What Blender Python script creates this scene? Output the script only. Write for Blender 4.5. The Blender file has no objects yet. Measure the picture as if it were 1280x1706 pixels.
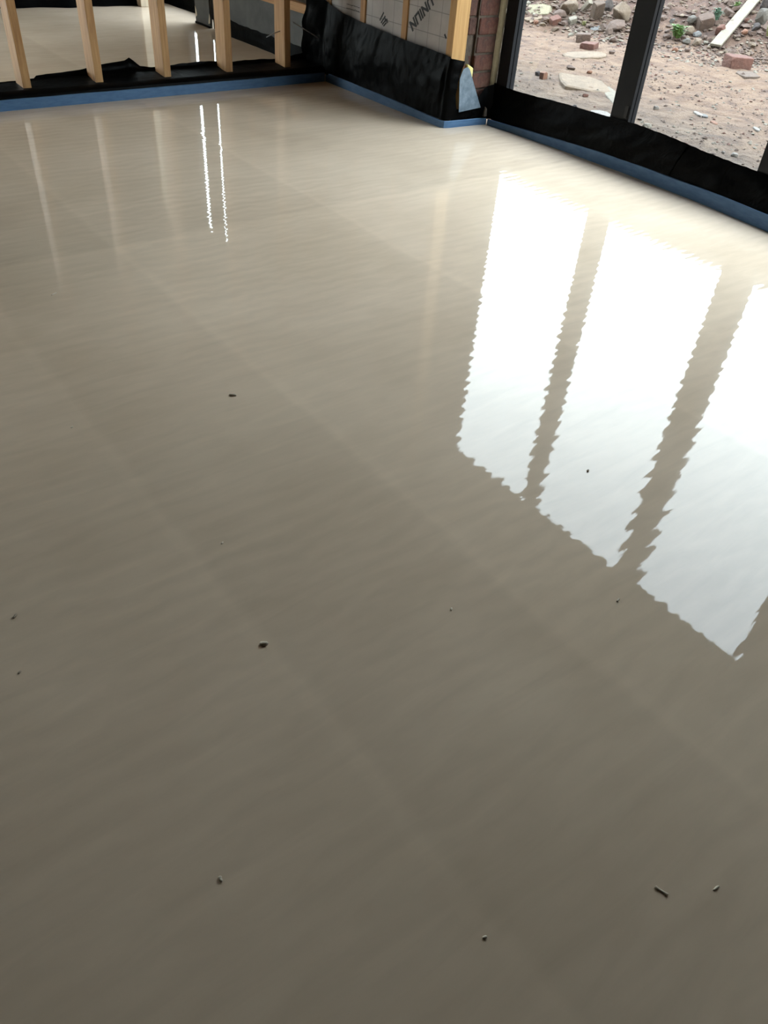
import bpy, bmesh, math, random
import numpy as np
from mathutils import Matrix, Vector, noise as mnoise

random.seed(7)
C = bpy.context.scene.collection

# ------------------------------------------------------------------ camera
PITCH, ROLL, YAW, FPX, EYE = 0.698204704, -0.087409007, -0.704832098, 1312.39, Vector((0, 0, 1.3))


def cam_axes():
    cp, sp = math.cos(PITCH), math.sin(PITCH)
    f = Vector((0, cp, -sp)); rt = Vector((1, 0, 0)); dn = f.cross(rt)
    cr, sr = math.cos(ROLL), math.sin(ROLL)
    r2 = cr * rt + sr * dn; d2 = -sr * rt + cr * dn
    cy, sy = math.cos(YAW), math.sin(YAW)
    def tr(v):          # multiply by transpose of the yaw matrix
        return Vector((cy * v.x - sy * v.y, sy * v.x + cy * v.y, v.z))
    return tr(r2), tr(d2), tr(f)


RT, DN, FW = cam_axes()
cd = bpy.data.cameras.new('camera')
cam = bpy.data.objects.new('camera', cd); C.objects.link(cam)
m = Matrix.Identity(4)
for i in range(3):
    m[i][0] = RT[i]; m[i][1] = -DN[i]; m[i][2] = -FW[i]; m[i][3] = EYE[i]
cam.matrix_world = m
cd.sensor_fit = 'VERTICAL'; cd.sensor_height = 36.0; cd.lens = FPX / 1706 * 36
cd.clip_start = 0.02; cd.clip_end = 200
bpy.context.scene.camera = cam

# ------------------------------------------------------------------ overcast sky and exposure
SKY = 13.2
w = bpy.data.worlds.new('sky'); bpy.context.scene.world = w
w.use_nodes = True
nt = w.node_tree; nt.nodes.clear()
wo = nt.nodes.new('ShaderNodeOutputWorld'); bg = nt.nodes.new('ShaderNodeBackground')
tc = nt.nodes.new('ShaderNodeTexCoord'); sx = nt.nodes.new('ShaderNodeSeparateXYZ'); rp = nt.nodes.new('ShaderNodeValToRGB')
nt.links.new(tc.outputs['Generated'], sx.inputs[0]); nt.links.new(sx.outputs['Z'], rp.inputs[0])
e = rp.color_ramp.elements
e[0].position = 0.0; e[0].color = (0.20, 0.17, 0.14, 1)
e[1].position = 1.0; e[1].color = (0.79, 0.91, 1.10, 1)
a = e.new(0.01); a.color = (0.93, 1.0, 1.0, 1)
a = e.new(0.5); a.color = (0.89, 0.98, 1.05, 1)
nt.links.new(rp.outputs[0], bg.inputs[0]); bg.inputs[1].default_value = SKY
nt.links.new(bg.outputs[0], wo.inputs[0])
vs = bpy.context.scene.view_settings
vs.view_transform = 'Standard'; vs.look = 'None'; vs.gamma = 1.0; vs.exposure = 0.0
try:
    vs.use_curve_mapping = False
except Exception:
    pass


# ------------------------------------------------------------------ small helpers
def lin(r, g, b, k=1.0):
    f = lambda c: c / 255 / 12.92 if c / 255 <= 0.04045 else ((c / 255 + 0.055) / 1.055) ** 2.4
    k = k if isinstance(k, tuple) else (k, k, k)
    return (f(r) * k[0], f(g) * k[1], f(b) * k[2], 1)


class NT:
    """a material with short-hand node calls"""
    def __init__(self, name, rough=0.6, color=None, ior=1.5):
        self.m = bpy.data.materials.new(name); self.m.use_nodes = True
        self.t = self.m.node_tree
        self.b = self.t.nodes['Principled BSDF']
        self.b.inputs['Roughness'].default_value = rough
        self.b.inputs['IOR'].default_value = ior
        if color: self.b.inputs['Base Color'].default_value = color
        g = self.t.nodes.new('ShaderNodeNewGeometry'); self.pos = g.outputs['Position']
        o = self.t.nodes.new('ShaderNodeTexCoord'); self.obj = o.outputs['Object']
        oi = self.t.nodes.new('ShaderNodeObjectInfo'); self.rand = oi.outputs['Random']
    def put(self, sock, v):
        if isinstance(v, bpy.types.NodeSocket): self.t.links.new(v, sock)
        else: sock.default_value = v
    def math(self, op, a, b=0.0, c=0.0, clamp=False):
        n = self.t.nodes.new('ShaderNodeMath'); n.operation = op; n.use_clamp = clamp
        self.put(n.inputs[0], a); self.put(n.inputs[1], b); self.put(n.inputs[2], c)
        return n.outputs[0]
    def xyz(self, v):
        n = self.t.nodes.new('ShaderNodeSeparateXYZ'); self.put(n.inputs[0], v); return n.outputs
    def mapping(self, v, scale=(1, 1, 1), rot=(0, 0, 0), loc=(0, 0, 0)):
        n = self.t.nodes.new('ShaderNodeMapping'); self.put(n.inputs['Vector'], v)
        n.inputs['Scale'].default_value = scale; n.inputs['Rotation'].default_value = rot; n.inputs['Location'].default_value = loc
        return n.outputs[0]
    def noise(self, v, scale, detail=3, rough=0.55, dist=0.0, dim='3D'):
        n = self.t.nodes.new('ShaderNodeTexNoise'); n.noise_dimensions = dim
        self.put(n.inputs['Vector'], v); n.inputs['Scale'].default_value = scale
        n.inputs['Detail'].default_value = detail; n.inputs['Roughness'].default_value = rough; n.inputs['Distortion'].default_value = dist
        return n.outputs[0]
    def wave(self, v, scale, dist=0, detail=2, dscale=1, direction='X'):
        n = self.t.nodes.new('ShaderNodeTexWave'); n.bands_direction = direction
        self.put(n.inputs['Vector'], v); n.inputs['Scale'].default_value = scale; n.inputs['Distortion'].default_value = dist
        n.inputs['Detail'].default_value = detail; n.inputs['Detail Scale'].default_value = dscale
        return n.outputs[1]
    def vor(self, v, scale, feature='F1', out=0):
        n = self.t.nodes.new('ShaderNodeTexVoronoi'); n.feature = feature
        self.put(n.inputs['Vector'], v); n.inputs['Scale'].default_value = scale
        return n.outputs[out]
    def ramp(self, f, stops):
        n = self.t.nodes.new('ShaderNodeValToRGB'); self.put(n.inputs[0], f)
        e = n.color_ramp.elements
        while len(e) < len(stops): e.new(0.5)
        for el, (p, c) in zip(e, stops): el.position = p; el.color = c if len(c) == 4 else (*c, 1)
        return n.outputs[0]
    def mix(self, f, a, b, mode='MIX'):
        n = self.t.nodes.new('ShaderNodeMix'); n.data_type = 'RGBA'; n.blend_type = mode
        self.put(n.inputs[0], f); self.put(n.inputs[6], a); self.put(n.inputs[7], b)
        return n.outputs[2]
    def scale(self, col, k):
        n = self.t.nodes.new('ShaderNodeVectorMath'); n.operation = 'SCALE'
        self.put(n.inputs[0], col); self.put(n.inputs['Scale'], k)
        return n.outputs[0]
    def bump(self, h, dist, strength=1.0):
        n = self.t.nodes.new('ShaderNodeBump'); n.inputs['Distance'].default_value = dist; n.inputs['Strength'].default_value = strength
        self.put(n.inputs['Height'], h); self.t.links.new(n.outputs[0], self.b.inputs['Normal'])
    def color(self, c): self.put(self.b.inputs['Base Color'], c)
    def rough(self, r): self.put(self.b.inputs['Roughness'], r)


# ------------------------------------------------------------------ materials
M = {}


def screed(name):
    n = NT(name, 0.02, ior=1.33)
    x, y, z = n.xyz(n.pos)
    warp = n.noise(n.pos, 2.2, 3)
    wx = n.math('MULTIPLY_ADD', warp, 0.16, -0.08)
    fine = n.noise(n.pos, 14, 3)
    wf = n.math('MULTIPLY_ADD', fine, 0.03, -0.015)
    def seam(coord, at, width):
        d = n.math('ADD', n.math('ADD', n.math('SUBTRACT', coord, at), wf), n.math('MULTIPLY', wx, 0.35))
        return d, n.math('SUBTRACT', 1.0, n.math('DIVIDE', n.math('ABSOLUTE', d), width), clamp=True)
    dA, sA = seam(x, 2.12, 0.03); dB, sB = seam(y, 3.09, 0.03); dC, sC = seam(x, 0.53, 0.03); dD, sD = seam(x, 1.09, 0.03)
    seams = n.math('MAXIMUM', n.math('MAXIMUM', sA, sB), n.math('MAXIMUM', sC, sD))
    # drag ripples left by the dappling bar, crests lying along x
    rv = n.mapping(n.pos, (1.4, 1, 1), (0, 0, 0.03))
    rip = n.wave(rv, 5.2, 5.5, 3, 1.1, 'Y')
    pn = n.noise(n.mapping(n.pos, (2.2, 13, 1)), 1.6, 4, 0.6, 0.6)
    patch = n.noise(n.pos, 1.3, 3, 0.6)
    # colour: tan wet screed, slow blotches, faint ripple banding of bleed water
    base = n.ramp(patch, [(0.3, lin(204, 184, 161)), (0.52, lin(214, 194, 171)), (0.72, lin(222, 202, 179))])
    k = n.math('MULTIPLY_ADD', n.math('MULTIPLY', rip, n.math('MULTIPLY_ADD', n.noise(n.pos, 0.9, 2), 2.6, -0.8, clamp=True)), 0.07, 0.965)
    k = n.math('ADD', k, n.math('MULTIPLY_ADD', pn, 0.24, -0.12))
    k = n.math('ADD', k, n.math('MULTIPLY', seams, 0.05))
    # one side of each seam slightly lighter or darker, fading away from it
    def side(d, amount, fall):
        s = n.math('DIVIDE', d, 0.02); s = n.math('MULTIPLY_ADD', s, 0.5, 0.5, clamp=True)
        f = n.math('SUBTRACT', 1.0, n.math('DIVIDE', n.math('ABSOLUTE', d), fall), clamp=True)
        return n.math('MULTIPLY', n.math('MULTIPLY', s, f), amount)
    k = n.math('ADD', k, side(dD, 0.055, 0.5)); k = n.math('ADD', k, side(dA, 0.06, 0.4))
    k = n.math('ADD', k, side(dB, -0.09, 1.2)); k = n.math('ADD', k, side(dC, -0.05, 0.35))
    spk = n.vor(n.pos, 60); spk = n.math('LESS_THAN', spk, 0.05)
    k = n.math('SUBTRACT', k, n.math('MULTIPLY', spk, 0.05))
    n.color(n.scale(base, k))
    h = n.math('ADD', n.math('MULTIPLY', rip, 0.5), n.math('MULTIPLY', pn, 1.1))
    h = n.math('ADD', h, n.math('MULTIPLY', n.noise(n.mapping(n.pos, (1, 2.2, 1)), 24, 2), 0.5))
    h = n.math('ADD', h, n.math('MULTIPLY', seams, 1.2))
    h = n.math('ADD', h, n.math('MULTIPLY', patch, 1.5))
    ser = n.wave(n.mapping(n.pos, (0.5, 1, 1), (0, 0, -0.05)), 8.5, 3.0, 2, 1.3, 'Y')
    h = n.math('ADD', h, n.math('MULTIPLY', ser, 0.6))
    n.bump(h, 0.00009)
    return n.m


M['screed'] = screed('wet_screed')


def timber(name, a, b, axis='Z', rough=0.6):
    n = NT(name, rough)
    off = n.t.nodes.new('ShaderNodeVectorMath'); off.operation = 'ADD'
    n.put(off.inputs[0], n.obj)
    cmb = n.t.nodes.new('ShaderNodeCombineXYZ')
    for i in range(3): n.put(cmb.inputs[i], n.math('MULTIPLY', n.rand, 7.3 + i))
    n.put(off.inputs[1], cmb.outputs[0]); v = off.outputs[0]
    s = {'Z': (1, 1, 0.06), 'Y': (1, 0.06, 1), 'X': (0.06, 1, 1)}[axis]
    g = n.noise(n.mapping(v, s), 55, 4, 0.6, 0.8)
    c = n.ramp(g, [(0.3, a), (0.7, b)])
    kn = n.vor(n.mapping(v, tuple(0.45 if q < 1 else 1 for q in s)), 7.0)
    k = n.math('SUBTRACT', 1.0, n.math('DIVIDE', kn, 0.13), clamp=True)
    c = n.mix(k, c, (0.05, 0.022, 0.008, 1))
    n.color(c); n.bump(g, 0.0008)
    return n.m


M['stud'] = timber('softwood', lin(158, 112, 66), lin(196, 152, 100))
M['stud_pale'] = timber('clean_softwood', lin(172, 128, 74), lin(198, 156, 98))
M['rail'] = timber('softwood_rail', lin(150, 105, 62), lin(188, 144, 94), 'Y')
M['plate'] = timber('softwood_plate', lin(150, 105, 62), lin(188, 144, 94), 'X')
M['post'] = timber('pale_post', lin(176, 160, 138), lin(206, 192, 168))


def membrane(name, c=0.006, rough=0.42):
    n = NT(name, rough, (c, c, c * 1.1, 1), ior=1.13)
    h = n.math('ADD', n.noise(n.obj, 9, 4, 0.6, 1.0), n.math('MULTIPLY', n.noise(n.obj, 40, 2), 0.15))
    dust = n.noise(n.obj, 13, 5, 0.7)
    n.color(n.ramp(dust, [(0.5, (c, c, c * 1.1, 1)), (0.85, (c * 2.2, c * 2.2, c * 2.1, 1))]))
    n.bump(h, 0.004)
    return n.m


M['membrane'] = membrane('black_polythene', 0.0010, 0.42)
M['membrane_grey'] = membrane('dusty_polythene', 0.03, 0.5)


def simple(name, a, b, scale=8, rough=0.7, bump=0.0, bscale=None, ior=1.5, stretch=(1, 1, 1)):
    n = NT(name, rough, ior=ior)
    f = n.noise(n.mapping(n.obj, stretch), scale, 5, 0.6)
    n.color(n.ramp(f, [(0.32, a), (0.68, b)]))
    if bump: n.bump(n.noise(n.obj, bscale or scale * 3, 4), bump)
    return n.m


M['strip'] = simple('blue_foam', lin(62, 96, 134), lin(80, 116, 152), 14, 0.55, 0.002, 6, stretch=(1, 1, 4))
M['frame'] = simple('black_aluminium', (0.012, 0.013, 0.015, 1), (0.016, 0.017, 0.019, 1), 5, 0.32, ior=1.25)
M['gasket'] = simple('rubber_gasket', (0.004, 0.004, 0.004, 1), (0.006, 0.006, 0.006, 1), 5, 0.6)
M['foam'] = simple('expanding_foam', lin(186, 176, 148), lin(212, 202, 174), 25, 0.85, 0.006, 40)
M['sealant'] = simple('grey_sealant', lin(130, 132, 132), lin(150, 150, 148), 20, 0.5, 0.001, 40)
M['mortar'] = simple('mortar', lin(62, 52, 44), lin(88, 76, 64), 22, 0.95, 0.006, 50)
M['plaster'] = simple('bare_block', lin(98, 90, 80), lin(114, 106, 96), 3, 0.9, 0.002, 20)
M['ceiling'] = simple('plasterboard', lin(92, 82, 70), lin(104, 94, 82), 2, 0.9)
M['sheet'] = simple('grey_board', lin(66, 66, 65), lin(84, 84, 83), 6, 0.7, 0.001)
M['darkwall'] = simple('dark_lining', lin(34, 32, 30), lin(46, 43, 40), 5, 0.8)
M['board_pale'] = simple('pale_board', lin(206, 196, 182), lin(218, 208, 194), 3, 0.8)
M['flap'] = simple('blue_grey_sheet', lin(70, 84, 96), lin(112, 124, 134), 22, 0.5, 0.003, 30)
M['yellow'] = simple('yellow_foam', lin(196, 180, 110), lin(220, 206, 140), 30, 0.9, 0.002, 60)
M['cable'] = simple('grey_plastic', lin(150, 150, 150), lin(170, 170, 170), 10, 0.5)
M['ink'] = simple('black_ink', (0.008, 0.008, 0.009, 1), (0.012, 0.012, 0.012, 1), 10, 0.6)
M['crumb'] = simple('screed_crumb', lin(206, 194, 176), lin(226, 216, 198), 60, 0.6)
M['crumb_dark'] = simple('dark_crumb', lin(150, 136, 116), lin(190, 176, 156), 60, 0.7)


def bricks_mat():
    n = NT('old_brick', 0.9)
    f = n.noise(n.obj, 18, 5, 0.65)
    c = n.ramp(f, [(0.3, lin(58, 32, 25)), (0.55, lin(92, 54, 42)), (0.75, lin(98, 74, 60))])
    c = n.mix(n.math('MULTIPLY', n.rand, 0.45), c, lin(62, 50, 42))
    sm = n.math('MULTIPLY_ADD', n.noise(n.obj, 30, 4, 0.7), 3.5, -2.1, clamp=True)
    c = n.mix(sm, c, lin(112, 102, 88))
    n.color(c); n.bump(n.noise(n.obj, 60, 4), 0.006)
    return n.m


M['brick'] = bricks_mat()


def insulation():
    n = NT('foil_board', 0.5)
    x, y, z = n.xyz(n.pos)
    def lines(c, off, step, wdt):
        f = n.math('FRACT', n.math('DIVIDE', n.math('SUBTRACT', c, off), step))
        d = n.math('ABSOLUTE', n.math('SUBTRACT', f, 0.5))
        return n.math('LESS_THAN', d, wdt)
    ln = n.math('MAXIMUM', lines(y, 4.10 - 0.057, 0.114, 0.016), lines(z, 0.584 - 0.06, 0.12, 0.018))
    f = n.noise(n.pos, 7, 4)
    c = n.ramp(f, [(0.3, lin(164, 156, 151)), (0.7, lin(184, 175, 170))])
    c = n.mix(n.math('MULTIPLY', ln, 0.6), c, lin(84, 80, 80))
    n.color(c); n.bump(n.noise(n.pos, 16, 3), 0.002)
    return n.m


M['board'] = insulation()


def glass():
    mt = bpy.data.materials.new('window_glass'); mt.use_nodes = True
    t = mt.node_tree; t.nodes.clear()
    o = t.nodes.new('ShaderNodeOutputMaterial'); mx = t.nodes.new('ShaderNodeMixShader')
    tr = t.nodes.new('ShaderNodeBsdfTransparent'); gl = t.nodes.new('ShaderNodeBsdfGlossy'); fr = t.nodes.new('ShaderNodeFresnel')
    tr.inputs[0].default_value = (0.93, 0.955, 0.95, 1); gl.inputs['Roughness'].default_value = 0.01; fr.inputs[0].default_value = 1.45
    ge = t.nodes.new('ShaderNodeNewGeometry'); ml = t.nodes.new('ShaderNodeMath'); ml.operation = 'MULTIPLY_ADD'
    t.links.new(ge.outputs['Backfacing'], ml.inputs[0]); ml.inputs[1].default_value = -1; ml.inputs[2].default_value = 1      # reflect at the outer skin only
    m2 = t.nodes.new('ShaderNodeMath'); m2.operation = 'MULTIPLY'; t.links.new(ml.outputs[0], m2.inputs[0]); t.links.new(fr.outputs[0], m2.inputs[1])
    t.links.new(m2.outputs[0], mx.inputs[0]); t.links.new(tr.outputs[0], mx.inputs[1]); t.links.new(gl.outputs[0], mx.inputs[2])
    t.links.new(mx.outputs[0], o.inputs[0])
    return mt


M['glass'] = glass()
DK = (0.150, 0.137, 0.122)      # outdoor surfaces: photo colours are lit by the whole sky, their own albedo is lower


def earth():
    n = NT('earth', 0.95)
    x, y, z = n.xyz(n.pos)
    big = n.noise(n.pos, 0.9, 4, 0.6)
    mid = n.noise(n.mapping(n.pos, (1, 1, 2)), 6, 6, 0.7)
    c = n.ramp(mid, [(0.30, lin(148, 110, 88, DK)), (0.47, lin(214, 172, 140, DK)), (0.62, lin(242, 202, 166, DK)), (0.8, lin(252, 222, 186, DK))])
    c2 = n.ramp(mid, [(0.30, lin(112, 82, 68, DK)), (0.5, lin(170, 128, 106, DK)), (0.72, lin(214, 170, 142, DK))])
    d = n.math('SUBTRACT', n.math('ADD', x, n.math('MULTIPLY', y, 0.45)), 10.35)
    heap = n.math('MULTIPLY_ADD', n.math('ADD', d, n.math('MULTIPLY_ADD', big, 1.2, -0.6)), 1.4, 0.2, clamp=True)
    c = n.mix(heap, c, c2)
    g = n.math('MULTIPLY', n.math('SUBTRACT', 1.0, n.math('MULTIPLY_ADD', n.math('SUBTRACT', x, 4.9), 0.9, n.math('MULTIPLY_ADD', big, 1.2, -0.6)), clamp=True), 0.8)
    c = n.mix(g, c, n.ramp(mid, [(0.3, lin(128, 114, 100, DK)), (0.7, lin(206, 190, 170, DK))]))
    sp = n.vor(n.pos, 26); s = n.math('LESS_THAN', sp, 0.12)
    c = n.mix(n.math('MULTIPLY', s, 0.55), c, lin(120, 92, 76, DK))
    n.color(c)
    n.bump(n.math('ADD', n.noise(n.pos, 30, 5, 0.7), n.math('MULTIPLY', mid, 1.5)), 0.03)
    return n.m


M['earth'] = earth()


def rockm(name, col, var=0.25, rough=0.9):
    n = NT(name, rough)
    f = n.noise(n.obj, 16, 5, 0.7)
    a = tuple(c * (1 - var) for c in col[:3]); b = tuple(min(1, c * (1 + var)) for c in col[:3])
    n.color(n.ramp(f, [(0.3, (*a, 1)), (0.7, (*b, 1))])); n.bump(n.noise(n.obj, 40, 4, 0.7), 0.012)
    return n.m


for nm, rgb in dict(stone_tan=(206, 182, 156), stone_brown=(168, 138, 120), stone_grey=(176, 170, 160), stone_pale=(228, 220, 202), stone_white=(240, 236, 232),
                    stone_blue=(186, 188, 190), slab_yellow=(236, 228, 190), brick_red=(184, 122, 100), brick_brown=(164, 132, 112), terracotta=(222, 158, 122),
                    wood_pale=(244, 234, 212), wood_grey=(176, 150, 130), stone_dark=(104, 90, 84), slab_sand=(222, 196, 166)).items():
    M[nm] = rockm(nm, lin(*rgb, DK))
for nm, rgb in dict(leaf_green=(128, 178, 60), leaf_blue=(130, 178, 138), leaf_dry=(190, 186, 96)).items():
    M[nm] = rockm(nm, lin(*rgb, 0.19), 0.2, 0.6)


# ------------------------------------------------------------------ geometry helpers
def link(name, me, mat, parent=None, smooth=False):
    o = bpy.data.objects.new(name, me); C.objects.link(o)
    if mat and not me.materials: me.materials.append(mat)
    if parent: o.parent = parent
    if smooth:
        for p in me.polygons: p.use_smooth = True
    return o


def mesh(name, vs, fs, mat, parent=None, smooth=False):
    me = bpy.data.meshes.new(name); me.from_pydata([tuple(v) for v in vs], [], fs); me.update()
    bm = bmesh.new(); bm.from_mesh(me); bmesh.ops.recalc_face_normals(bm, faces=bm.faces); bm.to_mesh(me); bm.free()
    return link(name, me, mat, parent, smooth)


def tag(o, label=None, cat=None, group=None, kind=None):
    if label: o['label'] = label
    if cat: o['category'] = cat
    if group: o['group'] = group
    if kind: o['kind'] = kind
    return o


def empty(name, loc=(0, 0, 0), label=None, cat=None, group=None, kind=None):
    o = bpy.data.objects.new(name, None); C.objects.link(o); o.location = loc; o.empty_display_size = 0.1
    return tag(o, label, cat, group, kind)


def box(name, lo, hi, mat, parent=None, bev=0.0):
    """axis-aligned box with its origin at its base centre"""
    o_ = Vector(((lo[0] + hi[0]) / 2, (lo[1] + hi[1]) / 2, lo[2]))
    bm = bmesh.new(); bmesh.ops.create_cube(bm, size=1)
    for v in bm.verts:
        v.co = Vector(((hi[0] - lo[0]) * v.co.x, (hi[1] - lo[1]) * v.co.y, (hi[2] - lo[2]) * (v.co.z + 0.5)))
    if bev: bmesh.ops.bevel(bm, geom=bm.edges[:], offset=bev, segments=1, affect='EDGES')
    me = bpy.data.meshes.new(name); bm.to_mesh(me); bm.free()
    o = link(name, me, mat)
    if parent:
        o.parent = parent; o.location = o_ - parent.location
    else:
        o.location = o_
    return o


def prism(name, poly, z0, z1, mat, parent=None):
    """a plan outline (x, y) carried straight up from z0 to z1"""
    cx = sum(p[0] for p in poly) / len(poly); cy = sum(p[1] for p in poly) / len(poly); n = len(poly)
    vs_ = [(p[0] - cx, p[1] - cy, 0) for p in poly] + [(p[0] - cx, p[1] - cy, z1 - z0) for p in poly]
    fs = [tuple(range(n)), tuple(range(2 * n - 1, n - 1, -1))] + [(i, (i + 1) % n, n + (i + 1) % n, n + i) for i in range(n)]
    o = mesh(name, vs_, fs, mat)
    o.location = Vector((cx, cy, z0)) - (parent.location if parent else Vector())
    if parent: o.parent = parent
    return o


def grid(name, nu, nv, fn, mat, parent=None, smooth=True, thick=0.0):
    vs_ = [fn(i / (nu - 1), j / (nv - 1)) for j in range(nv) for i in range(nu)]
    fs = [(j * nu + i, j * nu + i + 1, (j + 1) * nu + i + 1, (j + 1) * nu + i) for j in range(nv - 1) for i in range(nu - 1)]
    me = bpy.data.meshes.new(name); me.from_pydata([tuple(v) for v in vs_], [], fs); me.update()
    o = link(name, me, mat, parent, smooth)
    if thick:
        md = o.modifiers.new('thickness', 'SOLIDIFY'); md.thickness = thick; md.offset = 0
    return o


def interp(pts, t):
    """point at parameter t (0..1 by length) of a polyline"""
    L = [0]
    for p, q in zip(pts, pts[1:]): L.append(L[-1] + (Vector(q) - Vector(p)).length)
    d = t * L[-1]
    for i in range(len(pts) - 1):
        if d <= L[i + 1] + 1e-9:
            k = (d - L[i]) / max(1e-9, L[i + 1] - L[i]); return Vector(pts[i]).lerp(Vector(pts[i + 1]), k)
    return Vector(pts[-1])


def lut(x, table):
    if x <= table[0][0]: return table[0][1]
    for (a, fa), (b, fb) in zip(table, table[1:]):
        if x <= b: return fa + (fb - fa) * (x - a) / (b - a)
    return table[-1][1]


def nz(x, y=0.0, z=0.0): return mnoise.noise(Vector((x, y, z)))


def tube(name, pts, r, mat, parent=None, sides=8):
    vs_, fs = [], []
    for i, p in enumerate(pts):
        a = Vector(pts[max(0, i - 1)]); b = Vector(pts[min(len(pts) - 1, i + 1)])
        d = (b - a).normalized(); u = d.orthogonal().normalized(); v = d.cross(u)
        rr = r[i] if isinstance(r, (list, tuple)) else r
        for k in range(sides):
            t = 2 * math.pi * k / sides; vs_.append(Vector(p) + rr * (math.cos(t) * u + math.sin(t) * v))
    for i in range(len(pts) - 1):
        for k in range(sides):
            fs.append((i * sides + k, i * sides + (k + 1) % sides, (i + 1) * sides + (k + 1) % sides, (i + 1) * sides + k))
    fs.append(tuple(range(sides))[::-1]); n = (len(pts) - 1) * sides; fs.append(tuple(range(n, n + sides)))
    return mesh(name, vs_, fs, mat, parent, True)


# ------------------------------------------------------------------ room shell
H = 2.72
XW = 3.95           # inner face of the window frames


def floor(name, x0, x1, y0, y1, label):
    o = mesh(name, [(x0, y0, 0), (x1, y0, 0), (x1, y1, 0), (x0, y1, 0)], [(0, 1, 2, 3)], M['screed'])
    return tag(o, label, kind='structure')


floor('floor', -3.6, 3.97, -3.4, 5.245, 'wet tan self-levelling screed floor of the near room')
floor('floor', -1.6, 3.97, 5.245, 8.62, 'wet pale screed floor of the far room beyond the studs')
o = box('ceiling', (-3.8, -3.6, H), (4.05, 5.35, H + 0.12), M['ceiling']); tag(o, 'dull boarded ceiling of the near room', kind='structure')
o = box('ceiling', (-3.8, 5.35, H), (4.05, 9.0, H + 0.12), M['board_pale']); tag(o, 'pale boarded ceiling of the far room', kind='structure')
o = box('wall_left', (-3.75, -3.55, -0.1), (-3.6, 5.3, H), M['plaster']); tag(o, kind='structure')
o = box('wall_back', (-3.75, -3.55, -0.1), (4.25, -3.4, H), M['plaster']); tag(o, kind='structure')
o = box('wall_far_left', (-1.75, 5.3, -0.1), (-1.6, 8.9, H), M['board_pale']); tag(o, kind='structure')
o = box('wall_front', (-3.6, 5.3, -0.1), (-1.75, 5.45, H), M['plaster']); tag(o, kind='structure')

o = box('added_eave', (3.6, -3.6, 3.12), (4.5, 9.0, 3.3), M['frame']); tag(o, kind='structure')  # unseen eave, added to cut steep sky light on the floor by the doors
o = box('trim_1', (3.93, -3.6, H + 0.12), (4.03, 9.0, 3.12), M['plaster']); tag(o, kind='structure')
wr = empty('wall_right', (3.93, 0, 0), 'old masonry outer wall carrying the glazed doors', kind='structure')
for lo, hi in (((3.93, -3.4, -0.1), (4.03, 0.985, H)), ((3.93, 0.985, 2.645), (4.03, 3.985, H)), ((3.70, 3.985, -0.1), (4.03, 7.2, H)),
               ((3.93, 8.34, -0.1), (4.03, 8.9, H)), ((3.93, 7.2, 2.22), (4.03, 8.34, H)), ((3.93, 7.2, -0.1), (4.03, 8.34, 0.1))):
    box('masonry', lo, hi, M['mortar'] if lo[0] < 3.9 else M['plaster'], wr)
box('mortar', (3.70, 3.978, -0.1), (3.768, 4.0, H), M['mortar'], wr)
box('mortar', (3.766, 3.961, -0.1), (3.93, 4.0, H), M['mortar'], wr)
# brick pier: every brick of the reveal its own piece
me_cache = {}
z = 0.0; k = 0
while z < 2.60:
    hgt = 0.086
    for (x0, x1, yf) in ((3.702, 3.762, 3.974), (3.772, 3.925, 3.954)):
        dx, dy = random.uniform(-0.006, 0.004), random.uniform(-0.005, 0.006)
        key = (x0, k % 4)
        if key not in me_cache:
            b = box('brick', (x0, yf, 0), (x1, 4.03, hgt), M['brick'], None, 0.005)
            for v in b.data.vertices:
                v.co += Vector((nz(v.co.x * 40, k, v.co.z * 30), nz(v.co.x * 30, k + 9, v.co.z * 30), nz(v.co.z * 30, k))) * 0.004
            me_cache[key] = b.data
        else:
            b = bpy.data.objects.new('brick', me_cache[key]); C.objects.link(b)
        b.parent = wr
        b.location = Vector(((x0 + x1) / 2 + dx, (yf + 4.03) / 2 + dy, z + 0.004)) - wr.location
    z += 0.0965; k += 1

wf = empty('wall_far', (0, 8.62, 0), 'dark end wall of the far room', kind='structure')
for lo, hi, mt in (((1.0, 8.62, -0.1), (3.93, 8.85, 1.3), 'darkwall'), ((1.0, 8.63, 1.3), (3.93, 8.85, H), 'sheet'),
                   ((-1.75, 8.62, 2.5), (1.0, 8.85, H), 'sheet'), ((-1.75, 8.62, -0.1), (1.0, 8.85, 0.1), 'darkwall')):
    box('lining', lo, hi, M[mt], wf)


# ------------------------------------------------------------------ glazed doors in the right wall
def window_profile(y0, y1, side):
    """plan outline of an aluminium upright, stepped on the glass side(s)"""
    pts = []
    st = [(3.95, 0), (3.972, 0), (3.974, 0.004), (3.979, 0.004), (3.981, 0), (3.998, 0), (4.0, 0.006), (4.02, 0.006)]
    lo = [(x, y0 + (d if side in ('both', 'low') else 0)) for x, d in st]
    hi = [(x, y1 - (d if side in ('both', 'high') else 0)) for x, d in st]
    return lo + hi[::-1]


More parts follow.
